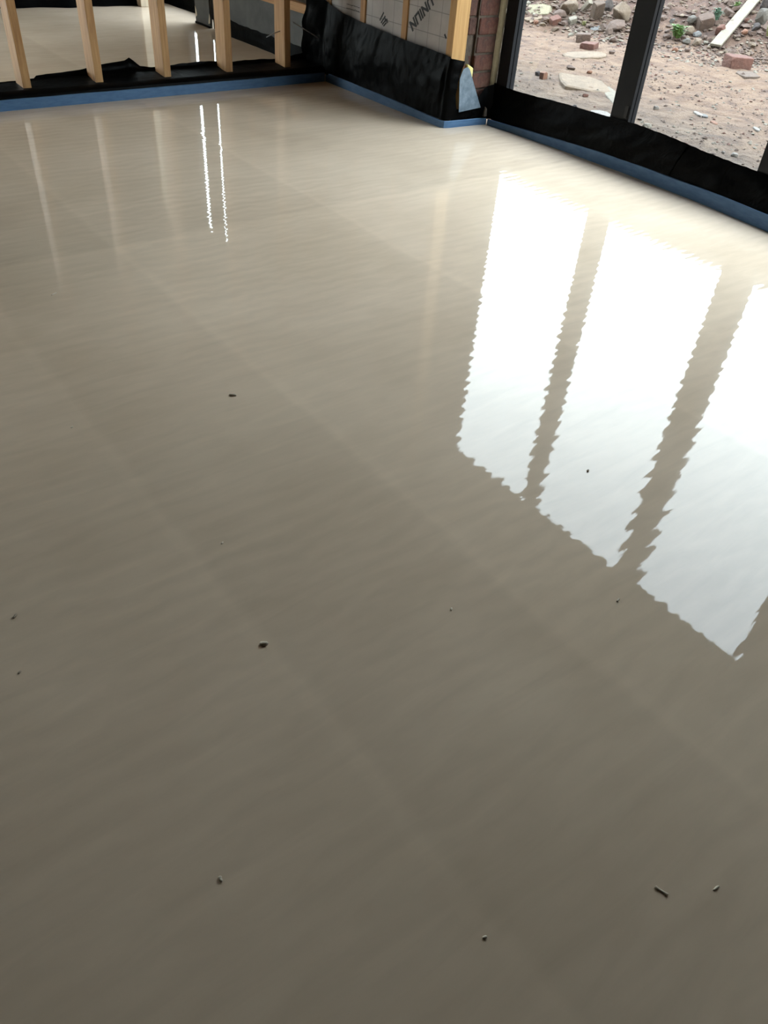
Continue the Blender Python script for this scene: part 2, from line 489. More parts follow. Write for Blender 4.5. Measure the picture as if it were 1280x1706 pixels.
w1 = empty('window_1', (XW, 2.5, 0), 'tall black aluminium glazed doors of three panes', kind='structure')
prism('upright', window_profile(3.83, 3.922, 'low'), 0.0, 2.64, M['frame'], w1)
prism('upright', window_profile(2.877, 3.002, 'both'), 0.06, 2.56, M['frame'], w1)
prism('upright', window_profile(1.887, 2.058, 'both'), 0.06, 2.56, M['frame'], w1)
prism('upright', window_profile(0.99, 1.08, 'high'), 0.0, 2.64, M['frame'], w1)
box('head_rail', (3.95, 1.08, 2.56), (4.02, 3.83, 2.64), M['frame'], w1, 0.003)
box('bottom_rail', (3.95, 1.08, 0.0), (4.02, 3.83, 0.17), M['frame'], w1, 0.003)
for y0, y1 in ((3.002, 3.83), (2.058, 2.877), (1.08, 1.887)):
    box('glass_pane', (4.002, y0 - 0.004, 0.168), (4.006, y1 + 0.004, 2.562), M['glass'], w1)
# small keeper plate near the foot of the first mullion
box('keeper_plate', (3.944, 2.89, 0.26), (3.95, 2.91, 0.32), M['gasket'], w1, 0.001)

w2 = empty('window_2', (XW, 7.8, 0), 'tall narrow window of the far room behind the grey sheet', kind='structure')
for y0, y1 in ((7.2, 7.28), (8.235, 8.34)):
    box('upright', (3.95, y0, 0.1), (4.02, y1, 2.22), M['frame'], w2, 0.003)
box('head_rail', (3.95, 7.28, 2.15), (4.02, 8.235, 2.22), M['frame'], w2, 0.003)
box('bottom_rail', (3.95, 7.28, 0.1), (4.02, 8.235, 0.19), M['frame'], w2, 0.003)
box('glass_pane', (3.98, 7.27, 0.18), (3.984, 8.24, 2.16), M['glass'], w2)

w3 = empty('added_window', (-0.6, 8.7, 0), 'unseen wide window added to light the far room', kind='structure')  # out of view, added and sized to brighten the far floor
for x0, x1 in ((-1.6, -1.53), (-0.33, -0.27), (0.93, 1.0)):
    box('upright', (x0, 8.68, 0.1), (x1, 8.75, 2.5), M['frame'], w3, 0.003)
box('head_rail', (-1.53, 8.68, 2.43), (0.93, 8.75, 2.5), M['frame'], w3, 0.003)
box('bottom_rail', (-1.53, 8.68, 0.1), (0.93, 8.75, 0.17), M['frame'], w3, 0.003)
for x0, x1 in ((-1.53, -0.33), (-0.27, 0.93)):
    box('glass_pane', (x0 - 0.004, 8.71, 0.168), (x1 + 0.004, 8.714, 2.432), M['glass'], w3)

# expanding foam and sealant between brick and frame
fo = empty('foam_joint', (3.95, 3.945, 0), 'ragged beige expanding foam joint between brick pier and black door frame', 'foam joint')


def foam_fn(u, v):
    z = 0.1 + v * 2.5; a = u * math.pi
    r = 0.027 + 0.004 * nz(z * 22, a) + 0.003 * nz(z * 60, a * 2)
    return (3.950 - math.cos(a) * r * 0.9 - 3.95, 3.957 - math.sin(a) * r * 0.9 - 3.945, z)


grid('foam_bead', 7, 160, foam_fn, M['foam'], fo)
box('sealant_bead', (3.964, 3.924, 0.1), (3.974, 3.938, 2.6), M['sealant'], fo, 0.003)


# ------------------------------------------------------------------ insulated corner wall
XB = 3.598
wc = empty('wall_corner', (XB, 4.6, 0), 'insulated stud wall between the brick pier and the partition', kind='structure')
stud_y = ((3.967, 4.024), (4.412, 4.463), (4.850, 4.903), (5.250, 5.300))
for i, (a, b) in enumerate(stud_y):
    box('stud', (3.589, a, 0.0), (3.699, b, H), M['stud_pale'] if i == 0 else M['stud'], wc, 0.002)
    if i:
        s0 = stud_y[i - 1][1]
        bd = box('insulation_board', (XB, s0 + 0.001, 0.0), (3.69, a - 0.001, H), M['board'], wc, 0.001)
        bd['label'] = ['pale foil-faced board with large black lettering', 'pale foil-faced board with a small slashed mark', 'pale foil-faced board in the dark corner'][i - 1]
box('lining', (3.70, 4.0, 0.0), (3.71, 5.31, H), M['darkwall'], wc)


def printed(body, size, shear, offset):
    cu = bpy.data.curves.new('lettering', 'FONT'); cu.body = body; cu.size = size; cu.shear = shear; cu.offset = offset
    cu.extrude = 0.0004; cu.resolution_u = 3; cu.space_character = 1.02
    t = bpy.data.objects.new('lettering', cu); C.objects.link(t)
    dg = bpy.context.evaluated_depsgraph_get(); dg.update()
    me = bpy.data.meshes.new_from_object(t.evaluated_get(dg))
    bpy.data.objects.remove(t); bpy.data.curves.remove(cu)
    return me


board0 = [c for c in wc.children if c.name.startswith('insulation_board')]
TXT_START, TXT_SIZE, TXT_ANG = (4.216, 0.655), 0.077, 43.0
me = printed('UNILIN', TXT_SIZE, 0.02, TXT_SIZE * 0.042)
x0_, x1_ = min(v.co.x for v in me.vertices), max(v.co.x for v in me.vertices); y1_ = max(v.co.y for v in me.vertices)
for v in me.vertices: v.co.x = (v.co.x - x0_) * 0.248 / (x1_ - x0_); v.co.y *= 0.056 / y1_
t = link('lettering', me, M['ink'], board0[0])
c_, s_ = math.cos(math.radians(TXT_ANG)), math.sin(math.radians(TXT_ANG))
r_ = Vector((0, c_, -s_)); n_ = Vector((-1, 0, 0)); u_ = n_.cross(r_)
mm = Matrix.Identity(4)
for i in range(3): mm[i][0] = r_[i]; mm[i][1] = u_[i]; mm[i][2] = n_[i]
loc = Vector((XB - 0.0006, TXT_START[0], TXT_START[1])) - wc.location - board0[0].location
mm.translation = loc
t.matrix_local = mm
t['label'] = 'bold slanting black capitals printed upside down'


def strokes(name, segs, parent, wdt):
    vs_, fs = [], []
    org = wc.location + parent.location
    for (y0, z0, y1, z1) in segs:
        d = Vector((0, y1 - y0, z1 - z0)); n2 = Vector((0, -d.z, d.y)).normalized() * wdt
        q = [Vector((XB - 0.0008, y0, z0)) - n2, Vector((XB - 0.0008, y0, z0)) + n2, Vector((XB - 0.0008, y1, z1)) + n2, Vector((XB - 0.0008, y1, z1)) - n2]
        b0 = len(vs_); vs_ += [p - org for p in q] + [p - org + Vector((0.0006, 0, 0)) for p in q]
        fs += [(b0, b0 + 1, b0 + 2, b0 + 3), (b0 + 4, b0 + 5, b0 + 6, b0 + 7)] + [(b0 + i, b0 + (i + 1) % 4, b0 + 4 + (i + 1) % 4, b0 + 4 + i) for i in range(4)]
    return mesh(name, vs_, fs, M['ink'], parent)


# slashed emblem on the middle board, faint small print on the left one, a last stroke beside the end stud
sl = [(4.698, 0.453, 4.660, 0.503), (4.683, 0.441, 4.642, 0.486), (4.669, 0.435, 4.630, 0.469), (4.656, 0.428, 4.626, 0.453), (4.645, 0.474, 4.628, 0.456), (4.614, 0.452, 4.626, 0.474)]
strokes('printed_mark', sl, board0[1], 0.0048)['label'] = 'small slashed black emblem'
rows = []
for r0, zc in ((0, 0.490), (1, 0.468)):
    y = 5.07
    while y > 4.925:
        wdt = random.uniform(0.006, 0.014); rows.append((y, zc, y - wdt, zc + random.uniform(-0.003, 0.003))); y -= wdt + 0.005
strokes('printed_mark', rows, board0[2], 0.0022)['label'] = 'two faint lines of small print'
strokes('printed_mark', [(4.0585, 0.482, 4.040, 0.463)], board0[0], 0.006)

# ------------------------------------------------------------------ timber stud partition
YP = 5.30
sp_ = empty('stud_partition', (2.3, YP, 0), 'open timber stud partition standing across the far end of the wet floor', 'partition')
for i, xr in enumerate([1.073 - 0.446 * k for k in range(1, 8)][::-1] + [1.073, 1.518, 1.952, 2.400, 2.845, 3.298]):
    s = box('stud', (xr - 0.047, YP, 0.086), (xr, YP + 0.132, H - 0.05), M['stud'], sp_, 0.002)
box('sole_plate', (-1.5, YP - 0.012, 0.0), (3.56, YP + 0.14, 0.084), M['plate'], sp_, 0.002)
box('top_plate', (-1.5, YP, H - 0.05), (3.56, YP + 0.132, H - 0.001), M['plate'], sp_, 0.002)
# black polythene over the sole plate
MT = [(-1.5, 0.0), (1.37, 0.0), (1.50, 0.004), (1.62, 0.014), (1.78, 0.022), (1.90, 0.030), (1.99, 0.050), (2.10, 0.058), (2.16, 0.066), (2.185, 0.082), (2.215, 0.060), (2.26, 0.024),
      (2.34, 0.012), (2.46, 0.012), (2.56, 0.022), (2.68, 0.026), (2.80, 0.022), (2.86, 0.006), (3.0, 0.014), (3.18, 0.012), (3.3, 0.004), (3.56, 0.05)]


def drape_partition(u, v):
    x = -1.5 + u * 5.05
    wv = 0.006 * nz(x * 5, v * 3) + 0.003 * nz(x * 17, v * 7)
    prof = [(5.222, 0.045), (5.226, 0.07), (5.262, 0.088), (5.30, 0.089), (5.36, 0.092), (5.44, 0.095), (5.455, 0.10), (5.46, 0.105)]
    q = v * (len(prof) - 1); i = min(int(q), len(prof) - 2); f = q - i
    y = prof[i][0] + (prof[i + 1][0] - prof[i][0]) * f; z = prof[i][1] + (prof[i + 1][1] - prof[i][1]) * f
    if v > 0.55:
        g = (v - 0.55) / 0.45; z += lut(x, MT) * g - 0.012 * g * (x < 1.6) + 0.004 * g * nz(x * 9, 3)
        y -= 0.03 * g * lut(x, MT) / 0.08
    return (x - 2.3 , y + (0.25 * wv if v < 0.6 else wv) - YP, z + abs(wv) * (0.3 if v < 0.6 else 0.8))


dp = grid('damp_proof_membrane', 330, 24, drape_partition, M['membrane'])
dp.location = (2.3, YP, 0)
tag(dp, 'crumpled black polythene draped over the sole plate below the timber studs', 'membrane', 'black polythene sheets')

# black polythene on the corner wall, turning the corner of the pier
def corner_path(s):        # plan points from the partition corner to beyond the pier corner
    return interp([(3.545, 5.42, 0), (3.545, 3.95, 0), (3.555, 3.928, 0), (3.585, 3.918, 0), (3.65, 3.918, 0)], s)


CT = [(0.0, 0.50), (0.06, 0.50), (0.12, 0.462), (0.22, 0.436), (0.36, 0.418), (0.48, 0.41), (0.6, 0.398), (0.75, 0.392), (0.88, 0.385), (0.92, 0.380), (0.95, 0.376), (1.0, 0.362)]


def drape_corner(u, v):
    p = corner_path(u - (0.022 * math.sin(v * math.pi) * (u - 0.9) / 0.1 if u > 0.9 else 0)); top = lut(u, CT)
    z = 0.045 + (top - 0.045) * v
    wv = 0.010 * nz(u * 12, v * 2.5) + 0.005 * nz(u * 40, v * 6, 4)
    fl_ = 1 if u < 0.9 else 0.25
    x = p.x + (0.030 * v * (1 if u < 0.92 else 0.3)) + wv * fl_ - 0.015 * math.sin(v * math.pi) * fl_
    if u < 0.1: x -= 0.12 * (0.1 - u) / 0.1 * (0.6 + 0.4 * nz(v * 4, 9))
    y = p.y + 0.4 * wv + (0.006 * nz(z * 25, 2) if u > 0.9 else 0)
    return (x - XB, y - 4.6, z)


dc = grid('damp_proof_membrane', 150, 26, drape_corner, M['membrane'])
dc.location = (XB, 4.6, 0)
tag(dc, 'tall black polythene skirt on the insulated wall left of the brick pier', 'membrane', 'black polythene sheets')

# blue-grey flap, yellow foam offcut and mortar dab at the foot of the pier
flap_poly = [(3.640, 0.088), (3.826, 0.098), (3.788, 0.165), (3.738, 0.252), (3.702, 0.318), (3.684, 0.330), (3.652, 0.322), (3.640, 0.300), (3.624, 0.272), (3.632, 0.235), (3.636, 0.16)]
fv, ff = [], []
for k, dy in ((0, 0.0), (1, 0.003)):
    for x, z in flap_poly: fv.append((x - 3.72, dy + 0.012 * (0.33 - z) / 0.24 * -1 + 0.006 * nz(x * 30, z * 20), z - 0.088))
n = len(flap_poly)
ff = [tuple(range(n)), tuple(range(2 * n - 1, n - 1, -1))] + [(i, (i + 1) % n, n + (i + 1) % n, n + i) for i in range(n)]
fl = mesh('plastic_flap', fv, ff, M['flap']); fl.location = (3.72, 3.916, 0.088)
tag(fl, 'splashed blue-grey plastic flap tapering up the foot of the brick pier', 'plastic sheet')
yf = box('foam_offcut', (3.69, 3.925, 0.2), (3.742, 3.95, 0.342), M['yellow'], None, 0.004)
for v in yf.data.vertices:
    if v.co.z > 0.1: v.co.z -= 0.022 * (v.co.x > 0)
tag(yf, 'small yellow foam offcut tucked behind the blue-grey plastic flap', 'foam')


def pier_foot(u, v):
    p = interp([(3.60, 3.925, 0), (3.80, 3.912, 0), (3.872, 3.905, 0), (3.905, 3.88, 0)], u)
    top = lut(u, [(0, 0.10), (0.5, 0.10), (0.62, 0.115), (0.72, 0.17), (0.8, 0.205), (1.0, 0.228)])
    z = 0.03 + (top - 0.03) * v
    return (p.x - 3.75 + 0.004 * nz(u * 9, v * 4), p.y - 3.91 + 0.004 * nz(u * 12, v * 5, 2) + 0.012 * v * (u > 0.5), z)


o = grid('damp_proof_membrane', 40, 10, pier_foot, M['membrane'], smooth=True)
o.location = (3.75, 3.91, 0)
tag(o, 'low black polythene tucked round the foot of the brick pier under the flap', 'membrane', 'black polythene sheets')
md = mesh('mortar_dab', [(-0.012, -0.006, 0), (0.012, -0.006, 0), (0.012, 0.008, 0), (-0.012, 0.008, 0), (-0.006, -0.004, 0.05), (0.008, -0.004, 0.042), (0.006, 0.006, 0.05), (-0.004, 0.006, 0.055)],
          [(0, 1, 2, 3), (0, 1, 5, 4), (1, 2, 6, 5), (2, 3, 7, 6), (3, 0, 4, 7), (4, 5, 6, 7)], M['mortar'])
md.location = (3.85, 3.885, 0.05)
tag(md, 'grey mortar dab sitting on the blue strip in the pier corner', 'mortar')

# black polythene skirts along the glazed doors: three lapped sheets
WT = [(0.9, 0.20), (1.5, 0.208), (1.95, 0.214), (2.35, 0.226), (2.62, 0.243), (2.8, 0.248), (2.95, 0.243), (3.1, 0.238), (3.3, 0.236), (3.5, 0.228), (3.7, 0.218), (3.85, 0.218), (3.95, 0.226)]


def skirt(ya, yb, off, seed, lean=(0, 0)):
    def fn(u, v):
        y = ya + (yb - ya) * u + (lean[0] * (1 - u) + lean[1] * u) * (1 - v)
        xs = lut(y, [(0.9, 3.862), (1.845, 3.872), (2.3, 3.915), (2.804, 3.932), (3.4, 3.915), (3.874, 3.888), (3.95, 3.885)])
        top = lut(y, WT) + 0.004 * nz(y * 8, seed) + 0.002 * nz(y * 30, seed)
        z = 0.035 + (top + off * 0.6 - 0.035) * v
        belly = math.sin(v * math.pi)
        x = xs + (3.944 - xs) * v ** 0.8 - off + 0.012 * belly * nz(y * 4, v * 2, seed) + 0.006 * belly * nz(y * 13 + v * 5, v * 4, seed + 3) - 0.01 * belly
        return (min(x, 3.9465 - off) - 3.92, y - (ya + yb) / 2, z)
    return fn, ((ya + yb) / 2)


for ya, yb, off, seed, lean, lab in ((3.16, 3.93, 0.002, 1, (0.03, 0), 'black polythene skirt below the first glass pane beside the brick pier'),
                                     (2.46, 3.25, 0.006, 5, (0.07, 0.0), 'black polythene skirt crossing the foot of the first black mullion'),
                                     (0.99, 2.52, 0.001, 8, (0, 0.03), 'long black polythene skirt below the second glass pane at the right edge')):
    fn, ym = skirt(ya, yb, off, seed, lean)
    o = grid('damp_proof_membrane', int((yb - ya) * 90), 16, fn, M['membrane'])
    o.location = (3.92, ym, 0)
    tag(o, lab, 'membrane', 'black polythene sheets')


# ------------------------------------------------------------------ blue perimeter strips
def strip(path, heights, label, inward):
    """foam upstand following a plan path; inward is the side the screed is on"""
    n = 60; vs_, fs = [], []
    org = Vector(path[0])
    for i in range(n + 1):
        t = i / n; p = interp(path, t); q = interp(path, min(1, t + 0.01)) - interp(path, max(0, t - 0.01))
        nn = Vector((-q.y, q.x, 0)).normalized() * inward
        h = lut(t, heights) + 0.002 * nz(p.x * 6, p.y * 6)
        wob = nn * 0.003 * nz(p.x * 5 + 3, p.y * 5)
        th = 0.010
        for (d, z) in ((0, -0.02), (0.0, h - 0.002), (0.002, h), (th - 0.002, h), (th, h - 0.002), (th, -0.02)):
            vs_.append(p + wob - nn * d + Vector((0, 0, z)) - org)
    for i in range(n):
        for k in range(5):
            a = i * 6 + k; fs.append((a, a + 1, a + 7, a + 6))
    fs.append((0, 1, 2, 3, 4, 5)); b = n * 6; fs.append((b, b + 1, b + 2, b + 3, b + 4, b + 5))
    o = mesh('perimeter_strip', vs_, fs, M['strip'])
    o.location = org
    return tag(o, label, 'foam strip', 'blue foam perimeter strips')


strip([(-1.5, 5.212, 0), (1.3, 5.212, 0), (2.54, 5.212, 0), (3.48, 5.218, 0), (3.532, 5.218, 0)], [(0, 0.058), (1, 0.056)],
      'blue foam edge strip along the foot of the timber stud partition', -1)
strip([(3.54, 5.222, 0), (3.534, 4.52, 0), (3.536, 3.945, 0), (3.55, 3.922, 0), (3.585, 3.913, 0), (3.80, 3.900, 0), (3.868, 3.884, 0)], [(0, 0.056), (0.5, 0.052), (0.75, 0.042), (1, 0.036)],
      'blue foam edge strip below the insulated wall, bent round the brick pier', -1)
strip([(3.868, 3.874, 0), (3.905, 3.4, 0), (3.922, 2.804, 0), (3.905, 2.3, 0), (3.862, 1.845, 0), (3.85, 0.99, 0)], [(0, 0.034), (0.3, 0.062), (0.6, 0.072), (1, 0.07)],
      'dark blue foam edge strip along the foot of the glazed doors', -1)

# ------------------------------------------------------------------ far room
fw_ = empty('wall_far_right', (3.68, 6.3, 0), 'grey sheeted stud wall continuing beyond the partition', kind='structure')
box('sheet_lining', (3.68, 5.46, 0.0), (3.71, 7.125, 0.335), M['sheet'], fw_)
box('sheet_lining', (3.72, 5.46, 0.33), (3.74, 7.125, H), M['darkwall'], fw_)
box('rail', (3.665, 5.46, 0.335), (3.715, 7.125, 0.395), M['rail'], fw_, 0.002)
for y in (5.62, 6.06, 6.51, 6.95):
    box('stud', (3.668, y, 0.395), (3.72, y + 0.045, H), M['stud'], fw_, 0.002)


def drape_far(u, v):
    y = 5.46 + u * 1.65; top = 0.115 + 0.015 * nz(y * 4, 5) + 0.012 * nz(y * 11, 2)
    return (3.665 + 0.01 * v + 0.008 * nz(y * 6, v * 4) - 3.67, y - 6.28, 0.0 + top * v)


o = grid('damp_proof_membrane', 90, 8, drape_far, M['membrane']); o.location = (3.67, 6.28, 0)
tag(o, 'low black polythene along the grey sheeted wall behind the studs', 'membrane', 'black polythene sheets')
# loose grey sheet at the wall end, its lit edges painted as pale slivers
gs = empty('grey_sheet', (3.68, 7.355, 0), 'tall dark grey board standing at the far wall end behind the studs', 'board')
box('board', (3.676, 7.222, 0.0), (3.70, 7.488, 2.55), M['sheet'], gs, 0.002)
box('foot_strip', (3.668, 7.215, 0.0), (3.678, 7.49, 0.016), M['membrane'], gs, 0.001)
o = mesh('lit_edge', [(0, 0, 0), (-0.004, -0.035, 0.02), (-0.004, -0.028, 0.06), (0, 0, 0.085), (0.002, 0, 0), (-0.002, -0.035, 0.02), (-0.002, -0.028, 0.06), (0.002, 0, 0.085)],
         [(0, 1, 2, 3), (4, 5, 6, 7), (0, 1, 5, 4), (1, 2, 6, 5), (2, 3, 7, 6), (3, 0, 4, 7)], M['post'], gs)
o.location = (-0.005, 0.132, 0.045); o['label'] = 'pale sliver painting the light caught on the board edge'
o2 = o.copy(); C.objects.link(o2); o2.location = (-0.005, -0.105, 0.03); o2.rotation_euler = (0.3, 0, 0)


def drape_far2(u, v):
    y = 7.50 + u * 1.1; top = 0.165 + 0.012 * nz(y * 5, 1)
    return (3.90 + 0.035 * v + 0.01 * nz(y * 6, v * 4) - 0.06 * (1 - v) * max(0, u - 0.2) - 3.9, y - 8.05, top * v)


o = grid('damp_proof_membrane', 60, 10, drape_far2, M['membrane']); o.location = (3.9, 8.05, 0)
tag(o, 'black polythene under the far narrow window, seen between two studs', 'membrane', 'black polythene sheets')


def drape_far3(u, v):
    x = 1.7 + u * 2.1
    return (x - 2.7, 8.60 - 0.16 * (1 - v) ** 2 * (0.6 + 0.5 * nz(x * 4)) - 0.12 * u * (1 - v) - 8.5, 0.002 + v * (0.16 + 0.02 * nz(x * 5)))


o = grid('damp_proof_membrane', 60, 8, drape_far3, M['membrane']); o.location = (2.7, 8.5, 0)
tag(o, 'black polythene along the dark end wall of the far room', 'membrane', 'black polythene sheets')
o = box('timber_post', (3.535, 8.33, 0.0), (3.625, 8.42, H), M['post'], None, 0.003)
tag(o, 'pale post standing near the far window beyond the third stud', 'post')

# thin plastic ties poking out beside the last stud
o = tube('plastic_tie', [(0, 0, 0), (-0.06, -0.01, -0.012), (-0.125, -0.03, -0.026)], 0.0032, M['cable'])
o.location = (3.253, 5.36, 0.30); tag(o, 'thin grey plastic tie poking left from the last timber stud', 'tie')
o = tube('plastic_tie', [(0, 0, 0), (-0.08, 0.0, 0.04), (-0.20, 0.02, 0.10)], 0.0032, M['cable'])
o.location = (3.505, 5.26, 0.262); tag(o, 'thin grey plastic tie hanging before the black polythene right of the last stud', 'tie')


# ------------------------------------------------------------------ ground outside
def ground_z(x, y, fine=True):
    d = x - (7.3 + 0.45 * (6.75 - max(1.0, min(9.0, y))))
    t = max(0.0, d)
    z = -0.07 + 1.7 * (1 - math.exp(-t * 0.36)) * (t / (t + 0.5))
    z += 0.05 * nz(x * 0.7, y * 0.7, 3) + 0.03 * nz(x * 1.9, y * 1.9, 8)
    if fine:
        k = 1.0 + min(2.2, t * 1.6)
        z += k * (0.014 * nz(x * 5, y * 5, 1) + 0.009 * nz(x * 12, y * 12, 4) + 0.005 * nz(x * 27, y * 27, 6))
    return z


def axis(segs):
    v = []
    for a, b, s in segs:
        k = a
        while k < b - 1e-6: v.append(k); k += s
    v.append(segs[-1][1]); return v


gx = axis([(4.03, 5.0, 0.045), (5.0, 9.6, 0.034), (9.6, 12, 0.12), (12, 20, 0.8)])
gy = axis([(-8, 0, 1.0), (0, 2.4, 0.2), (2.4, 9.0, 0.034), (9.0, 12, 0.25), (12, 22, 1.0)])
vs_ = [(x, y, ground_z(x, y)) for y in gy for x in gx]
nx = len(gx)
fs_ = [(j * nx + i, j * nx + i + 1, (j + 1) * nx + i + 1, (j + 1) * nx + i) for j in range(len(gy) - 1) for i in range(nx - 1)]
me = bpy.data.meshes.new('ground'); me.from_pydata(vs_, [], fs_); me.update()
gr = link('ground', me, M['earth'], None, True)
tag(gr, 'sandy rubble-strewn building site ground outside the glazed doors', kind='structure')
o = box('wall_garden', (15.0, -12, -0.3), (15.3, 26, 4.75), M['darkwall']); tag(o, kind='structure')


def hit(px, py):
    """where the sight line through a pixel of the photograph meets the ground outside"""
    d = RT * ((px - 640) / FPX) + DN * ((py - 853) / FPX) + FW
    t = 3.5
    while t < 30:
        p = EYE + d * t
        if p.x > 4.1 and p.z < ground_z(p.x, p.y): break
        t += 0.01
    return EYE + d * t, t


def hull(pts):
    bm = bmesh.new()
    for p in pts: bm.verts.new(p)
    r = bmesh.ops.convex_hull(bm, input=bm.verts[:])
    bmesh.ops.delete(bm, geom=[g for g in set(r['geom_interior'] + r['geom_unused']) if isinstance(g, bmesh.types.BMVert)], context='VERTS')
    return bm


def rock_mesh(name, sx, sy, sz, kind, rng):
    pts = []
    if kind == 'brick':
        for x in (-1, 1):
            for y in (-1, 1):
                for z in (-1, 1):
                    c = Vector((x * sx / 2, y * sy / 2, z * sz / 2))
                    ch = 0.10 * min(sx, sy, sz)
                    if rng.random() < 0.3: ch *= 3.0
                    for ax in range(3):
                        q = c.copy(); q[ax] -= math.copysign(ch, q[ax]); q += Vector([rng.uniform(-1, 1) * 0.03 * s for s in (sx, sy, sz)]); pts.append(q)
    elif kind == 'slab':
        n = 11
        for i in range(n):
            a = 2 * math.pi * (i + rng.uniform(-0.3, 0.3)) / n; rr = rng.uniform(0.78, 1.0)
            e = (abs(math.cos(a)) ** 4 + abs(math.sin(a)) ** 4) ** -0.25
            for z, k in ((-0.5, 1.0), (0.32, 1.0), (0.5, 0.92)):
                pts.append(Vector((math.cos(a) * sx / 2 * rr * e * k, math.sin(a) * sy / 2 * rr * e * k, z * sz)))
    else:
        for i in range(26):
            v = Vector([rng.gauss(0, 1) for _ in range(3)]).normalized()
            e = rng.uniform(0.82, 1.0)
            f = max(abs(v.x), abs(v.y), abs(v.z)) ** -0.45
            pts.append(Vector((v.x * sx / 2, v.y * sy / 2, v.z * sz / 2)) * e * f)
    bm = hull(pts)
    bmesh.ops.bevel(bm, geom=bm.edges[:], offset=0.035 * min(sx, sy, sz), segments=1, affect='EDGES')
    me = bpy.data.meshes.new(name); bm.to_mesh(me); bm.free()
    return me


def stone(name, px, py, wpx, hpx, kind, mat, label, cat='stone', depth=1.0, rot=None, sink=0.2, group=None, tilt=(0, 0)):
    """px, py = middle of the stone in the photograph; sizes follow from its distance"""
    rng = random.Random(int(px * 7 + py * 13))
    p, t = hit(px, py + hpx * 0.42)
    wd = wpx * t / FPX
    if kind == 'slab':
        d0, _ = hit(px, py - hpx * 0.5); d1, _ = hit(px, py + hpx * 0.5)
        dp = max(0.05, (d0 - d1).length * 0.8) * depth; hz = min(0.07, max(0.02, wd * 0.10)); sink = 0.62
        p, _ = hit(px, py + hpx * 0.1)
    else:
        hz = hpx * t / FPX * 0.92; dp = wd * 0.75 * depth
    me = rock_mesh(name, wd, dp, hz, kind, rng)
    o = link(name, me, M[mat])
    z = ground_z(p.x, p.y)
    o.location = (p.x, p.y, z + hz * (0.5 - sink))
    yaw = math.atan2(RT.y, RT.x) if rot is None else math.atan2(RT.y, RT.x) + rot
    # on the heap things lean with the slope
    e = 0.08
    nx_, ny_ = (ground_z(p.x - e, p.y, False) - ground_z(p.x + e, p.y, False)) / (2 * e), (ground_z(p.x, p.y - e, False) - ground_z(p.x, p.y + e, False)) / (2 * e)
    up = Vector((nx_, ny_, 1)).normalized()
    q = Vector((0, 0, 1)).rotation_difference(up) @ Matrix.Rotation(yaw, 4, 'Z').to_quaternion() @ Matrix.Rotation(tilt[0], 4, 'X').to_quaternion() @ Matrix.Rotation(tilt[1], 4, 'Y').to_quaternion()
    o.rotation_mode = 'QUATERNION'; o.rotation_quaternion = q
    return tag(o, label, cat, group)


S = stone
# through the left pane
S('stone_slab', 899, 14, 44, 20, 'slab', 'slab_yellow', 'pale yellow flat slab at the top left of the first pane', tilt=(0.12, 0.06))
S('stone_slab', 888, 31, 34, 10, 'slab', 'slab_sand', 'sandy slab edge lying below the pale yellow slab')
S('boulder', 947, 9, 34, 28, 'rock', 'stone_tan', 'large tan boulder at the top middle of the first pane', 'boulder')
S('boulder', 932, 23, 26, 15, 'rock', 'stone_brown', 'rounded brown boulder leaning against the large tan boulder', 'boulder')
S('brick_fragment', 924, 34, 17, 12, 'brick', 'brick_red', 'red brick fragment at the heap foot below the rounded brown boulder', 'brick', rot=0.4)
S('stone', 907, 34, 13, 10, 'rock', 'stone_brown', 'brown stone between the orange lump and the red brick fragment')
S('tile_fragment', 893, 36, 11, 8, 'rock', 'terracotta', 'orange lump of broken clay at the end of the sandy slab', 'clay fragment')
S('stone_block', 953, 36, 13, 13, 'brick', 'stone_pale', 'small pale squared block at the heap foot', rot=0.3)
S('stone', 942, 30, 30, 9, 'slab', 'wood_grey', 'long grey-brown sliver beside the small pale squared block')
S('slate_piece', 998, 47, 32, 13, 'slab', 'stone_blue', 'pale blue-grey slate lying flat at the heap foot', 'slate')
S('wood_stump', 993, 16, 17, 36, 'brick', 'wood_grey', 'upright brown timber stump in the rubble left of the first mullion', 'timber', rot=0.3, tilt=(0.25, 0.1))
S('boulder', 1034, 18, 34, 38, 'rock', 'stone_tan', 'big tan boulder beside the first mullion', 'boulder')
S('boulder', 1012, 8, 20, 26, 'rock', 'stone_dark', 'dark slanting stone left of the big tan boulder', 'boulder', tilt=(0, 0.5))
S('stone', 1024, 42, 40, 15, 'rock', 'stone_brown', 'wide brown clod below the big tan boulder')
S('timber_offcut', 976, 9, 9, 22, 'brick', 'wood_pale', 'pale timber offcut stuck in the rubble above the slate', 'timber', rot=0.2, tilt=(0.5, 0.5))
S('brick', 971, 63, 23, 16, 'brick', 'brick_brown', 'brown brick standing alone on the sandy ground', 'brick', rot=-0.25)
S('brick', 981, 76, 24, 11, 'brick', 'brick_red', 'pinkish half brick lying in front of the brown brick', 'brick', rot=-0.6, depth=1.2)
S('stone', 1021, 65, 16, 13, 'rock', 'stone_brown', 'round brown clod left of the first mullion, above the others')
S('stone', 1019, 86, 11, 9, 'rock', 'stone_brown', 'small brown clod below the round one, left of the mullion')
S('stone_slab', 975, 92, 74, 14, 'slab', 'slab_sand', 'long thin pale crust of stone in front of the pinkish half brick')
S('stone_slab', 972, 138, 104, 40, 'slab', 'slab_sand', 'widest pale flat slab in the middle of the first pane', depth=0.8)
S('stone_slab', 1022, 158, 30, 34, 'slab', 'stone_pale', 'pale slab half hidden by the foot of the first mullion')
S('tile_fragment', 981, 119, 12, 7, 'rock', 'terracotta', 'orange clay pebble just above the widest pale slab', 'clay fragment')
S('brick_fragment', 905, 126, 11, 13, 'brick', 'terracotta', 'orange brick chip at the left of the first pane', 'brick', rot=0.7)
